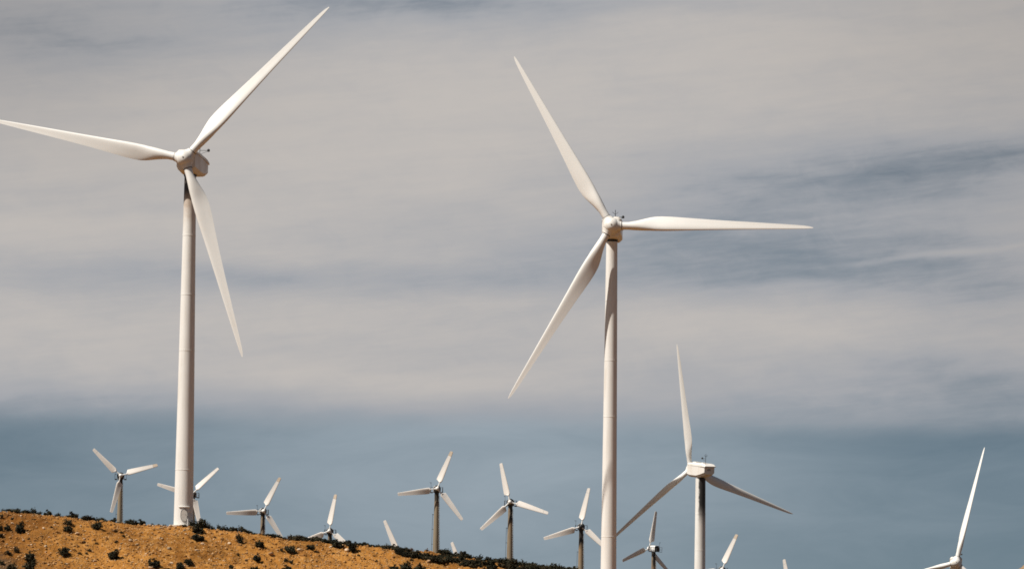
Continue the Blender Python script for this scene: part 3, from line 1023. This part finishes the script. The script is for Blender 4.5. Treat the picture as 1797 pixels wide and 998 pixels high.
# ------------------------------------------------------------------ shrubs
def shrub_meshes(seed, kind):
    rg = np.random.RandomState(seed)
    stems, leaves = MB(), MB()
    nst = dict(bushy=26, twiggy=30, tuft=16)[kind]
    nl = dict(bushy=56, twiggy=22, tuft=30)[kind]
    ls = dict(bushy=0.078, twiggy=0.06, tuft=0.085)[kind]
    # a unit shrub: 1 wide, 1 tall
    lobes = rg.uniform(0.72, 1.0, 7)
    for k in range(nst):
        az_ = rg.uniform(0, 2 * PI)
        el_ = math.acos(rg.uniform(0.02, 1.0))
        L = 0.92 * lobes[int(az_ / 2 / PI * 7) % 7] * rg.uniform(0.75, 1.0)
        tip = np.array([math.sin(el_) * math.cos(az_) * 0.52 * L, math.sin(el_) * math.sin(az_) * 0.52 * L, (0.12 + 0.88 * math.cos(el_) ** 0.8) * L])
        mid = tip * 0.5 + np.array([rg.uniform(-.05, .05), rg.uniform(-.05, .05), rg.uniform(0, .08)])
        base = np.array([rg.uniform(-.05, .05), rg.uniform(-.05, .05), -0.08])
        stems.tube(base, mid, 0.012, 0.008, 4); stems.tube(mid, tip, 0.008, 0.004, 4)
        for j in range(nl):
            t = rg.uniform(0.35, 1.08) if kind != 'twiggy' else rg.uniform(0.45, 1.05)
            q = (base * (1 - t) ** 2 + 2 * mid * t * (1 - t) + tip * t * t) if t < 1 else tip * t
            q = q + np.clip(rg.normal(size=3), -1.6, 1.6) * (0.055 if kind != 'twiggy' else 0.03)
            if q[2] < 0.0: q[2] = abs(q[2]) * 0.5
            d = rg.normal(size=3); d /= np.linalg.norm(d)
            e = np.cross(d, rg.normal(size=3)); e /= np.linalg.norm(e)
            s = ls * rg.uniform(0.6, 1.3)
            leaves.add([q - d * s, q + e * s * .45, q + d * s, q - e * s * .45], [(0, 1, 2, 3)])
    return stems, leaves


KINDS = {}
for i in range(4): KINDS.setdefault('bushy', []).append(shrub_meshes(10 + i, 'bushy'))
for i in range(3): KINDS.setdefault('twiggy', []).append(shrub_meshes(30 + i, 'twiggy'))
for i in range(3): KINDS.setdefault('tuft', []).append(shrub_meshes(50 + i, 'tuft'))
LEAFM = dict(dark=M_LEAF, olive=M_LEAF_OLIVE, dry=M_LEAF_DRY)
_sm = {}


def shrub_data(kind, i, tone):
    k = (kind, i, tone)
    if k not in _sm:
        st, lv = KINDS[kind][i]
        a = lv.mesh('foliage', LEAFM[tone], smooth=False)
        b = st.mesh('stem', M_TWIG, smooth=False)
        _sm[k] = (a, b)
    return _sm[k]


def shrub(p, w, h, label, group, kind='bushy', tone='dark'):
    """p: ground point; w, h: size in picture units at that distance"""
    m = 1.0 / F * p[1]
    i = rnd.randrange(len(KINDS[kind]))
    a, b = shrub_data(kind, i, tone)
    root = bpy.data.objects.new('shrub', None); col.objects.link(root)
    root.location = (p[0], p[1], p[2])
    root.rotation_euler = (0, 0, rnd.uniform(0, 6.28))
    ws = w * m * 1.22
    root.scale = (ws, ws, h * m * 1.18)
    obj('foliage', a, root); obj('stem', b, root)
    tag(root, label, 'shrub', group)
    return root


SG = 'dark shrubs dotted over the slope'
B, Tw = 'bushy', 'twiggy'
slope_shrubs = [
    (35, 935, 18, 21, 'tall dark shrub on the far left slope above a pale stone', B), (13, 930, 11, 12, 'small round shrub left of the tall dark shrub on the far left slope', B),
    (1, 931, 9, 10, 'dark shrub cut by the left edge, upper of two', B), (1, 942, 10, 9, 'dark shrub cut by the left edge, lower of two', B),
    (2, 908, 9, 8, 'low shrub at the left edge just under the ridge line', Tw),
    (119, 921, 21, 13, 'upper of two stacked shrubs under the ridge left of the leftmost turbine', Tw), (118, 932, 18, 12, 'lower darker one of two stacked shrubs under the ridge left of the leftmost turbine', B),
    (170, 928, 18, 15, 'black shrub hugging the ridge edge just left of the leftmost turbine', B),
    (112, 974, 19, 19, 'round black shrub standing alone on the bare left slope', B), (198, 980, 21, 17, 'dark shrub on the bare slope below the leftmost turbine', B),
    (52, 985, 18, 20, 'upper half of the big dark shrub pair at the lower left corner', B), (52, 1004, 24, 24, 'largest dark shrub at the lower left bottom edge', B),
    (29, 969, 13, 14, 'dark shrub on the edge of the grey soil at the lower left', Tw), (13, 972, 16, 8, 'low flat shrub along the grey soil at the lower left', Tw),
    (21, 1003, 24, 18, 'dull brown shrub in the grey soil at the bottom left', Tw), (2, 990, 12, 9, 'low scrubby shrub at the left edge in the grey soil', Tw),
    (272, 996, 20, 18, 'spiky shrub at the bottom edge left of the tall tower', B), (263, 989, 8, 12, 'thin upright shrub left of the spiky shrub at the bottom edge', Tw),
    (331, 991, 16, 13, 'right one of the paired shrubs at the bottom edge below the tall tower', B), (316, 998, 16, 14, 'left one of the paired shrubs at the bottom edge below the tall tower', B),
    (290, 1003, 14, 9, 'shrub barely rising over the bottom edge between the spiky and the paired shrubs', B),
    (346, 948, 22, 15, 'black shrub below the right foot of the tall left tower', B), (347, 935, 26, 13, 'wide dark shrub on the ridge edge at the right foot of the tall left tower', B),
    (420, 953, 18, 19, 'twiggy shrub under the ridge left of the small turbine with a level blade', Tw),
    (455, 960, 17, 14, 'round dark shrub just below the small turbine with a level blade', B), (450, 984, 14, 14, 'round dark shrub midway down the slope below the level-bladed turbine', B),
    (446, 1003, 17, 13, 'shrub at the bottom edge below the level-bladed turbine', B), (406, 997, 9, 8, 'tiny black shrub beside a white pebble near the bottom edge', B),
    (508, 970, 20, 17, 'bushy shrub in the middle slope with a loose left side', B), (494, 967, 8, 8, 'small twiggy clump at the left of the bushy middle shrub', Tw),
    (502, 985, 11, 8, 'thin brown shrub between two dark ones on the middle slope', Tw), (511, 988, 9, 7, 'thin low shrub just right of the thin brown one on the middle slope', Tw),
    (504, 1003, 18, 13, 'dark shrub at the bottom edge under the bushy middle shrub', B), (545, 964, 16, 12, 'compact dark shrub left of and below the sunken turbine', B),
    (592, 961, 22, 16, 'broad dark shrub at the foot of the sunken turbine', B), (618, 967, 20, 19, 'thick black shrub with a pale boulder at its left', B),
    (692, 1004, 20, 15, 'left part of the shrub row at the bottom edge below the bare mound', B), (712, 1004, 26, 19, 'middle shrub of the row at the bottom edge below the bare mound', B),
    (736, 1004, 22, 15, 'right part of the shrub row at the bottom edge below the bare mound', B), (737, 992, 5, 7, 'tiny upright black shrub above the bottom row below the bare mound', B),
]
for px, py, w, h, lab, k in slope_shrubs:
    p = on_slope(px, py if py < 1003 else py)
    if p is None: p = crest_point(px, -0.4)
    shrub(p, w, h, lab, SG, k, 'dark')
for px, py, w, h in ((147, 952, 10, 5), (169, 954, 7, 4), (157, 967, 9, 6), (141, 972, 8, 5), (152, 972, 6, 5), (137, 959, 5, 4), (202, 932, 12, 5), (213, 935, 7, 5),
                     (217, 941, 8, 4), (203, 951, 9, 4), (21, 911, 7, 4), (50, 946, 6, 4), (115, 990, 6, 3), (262, 968, 4, 3), (226, 985, 6, 4), (432, 984, 6, 4),
                     (283, 944, 7, 3), (377, 943, 8, 3), (417, 974, 7, 4), (522, 962, 6, 4), (585, 971, 6, 3), (630, 975, 6, 4), (640, 981, 6, 4), (660, 985, 6, 4), (722, 983, 8, 5), (90, 925, 7, 3), (61, 912, 9, 3)):
    p = on_slope(px, py)
    if p is not None: shrub(p, w, h, 'tiny brown tuft of dry brush on the orange slope', 'tiny dry tufts on the slope', 'tuft', rnd.choice(('dry', 'olive', 'olive')))

# the scrub along the crest
ridge = [(5, 11, 5), (22, 25, 8), (46, 15, 6), (57, 17, 9), (69, 12, 5), (83, 14, 9), (100, 14, 7), (108, 14, 4), (126, 20, 11), (141, 10, 4), (155, 24, 9), (176, 20, 8), (186, 12, 5), (195, 14, 8), (205, 10, 5),
         (226, 20, 9), (234, 14, 9), (247, 18, 9), (267, 7, 5), (277, 6, 3), (288, 8, 4), (318, 10, 3),
         (337, 18, 11), (352, 22, 13), (362, 15, 10), (372, 14, 6), (387, 18, 10), (398, 14, 6), (406, 14, 8), (418, 20, 10), (428, 12, 9), (436, 14, 6), (446, 14, 4), (458, 14, 4), (470, 14, 5), (479, 20, 7), (489, 14, 5), (497, 10, 3)]
for px, w, h in ridge:
    seg = ('dark shrub in the row along the ridge line left of the leftmost small turbine' if px < 210 else
           'dark shrub on the ridge line between the leftmost small turbine and the tall tower' if px < 330 else
           'dark shrub on the ridge line between the tall tower and the level-bladed small turbine' if px < 460 else
           'low dark shrub on the ridge line just right of the level-bladed small turbine')
    p = crest_point(px, 0.35 + rnd.uniform(0, .5)); p[2] -= 0.12
    shrub(p, w * 1.1, h * 1.3 + 2, seg, 'shrubs in the row along the ridge line', rnd.choice((B, B, Tw)), rnd.choice(('dark', 'dark', 'olive')))
p = at_y(323.5, 923, YC - 0.6); shrub(p, 11, 4, 'low dark scrub pressed against the foot of the tall left tower', SG, B, 'dark')
p = crest_point(504, 0.2); shrub(p, 12, 6, 'reddish dry shrub on the ridge line right of the level-bladed turbine', SG, 'tuft', 'dry')
p = crest_point(749, 0.2); shrub(p, 8, 7, 'small dry reddish shrub alone on top of the bare mound', SG, 'tuft', 'dry')
p = crest_point(722, 0.1); shrub(p, 10, 6, 'rust brown shrub on the mound left of the lone dry one', SG, 'tuft', 'dry')
more = []
for px in range(512, 720, 8):
    more.append((px + rnd.uniform(-3, 3), rnd.uniform(14, 23), rnd.uniform(8, 13), 0.3, 'dark shrub in the unbroken scrub along the ridge around the sunken turbine'))
for px in range(700, 775, 9):
    q = (px - 700) / 75
    more.append((px, 17, 10, ('s', 970 + 13 * q), 'dark shrub in the belt of scrub across the bare mound'))
    more.append((px + 5, 17, 9, ('s', 974 + 14 * q), 'dark shrub in the belt of scrub across the bare mound'))
for px in range(772, 1062, 7):
    more.append((px + rnd.uniform(-3, 3), rnd.uniform(15, 24), rnd.uniform(10, 18), 0.3, 'dark shrub in the thick scrub on the right end of the ridge'))
for px in range(775, 1040, 9):
    for k in range(3):
        if k == 1 and 840 < px < 885 and rnd.random() < .7: continue
        if k == 2 and px < 850 : continue
        more.append((px + rnd.uniform(-4, 4), rnd.uniform(13, 19), rnd.uniform(7, 12), ('s', crest_y(px) + 4 + 6 * k + rnd.uniform(-2, 2)), 'dark shrub in the thick scrub on the right end of the ridge'))
for px, w, h, bk, lab in more:
    if isinstance(bk, tuple):
        p = on_slope(px, bk[1])
        if p is None: p = crest_point(px, -0.2)
    else:
        p = crest_point(px, bk + rnd.uniform(0, .6)); p[2] -= 0.1
    shrub(p, w, h, lab, 'shrubs in the thick scrub of the ridge', rnd.choice((B, B, Tw)), rnd.choice(('dark', 'dark', 'olive')))
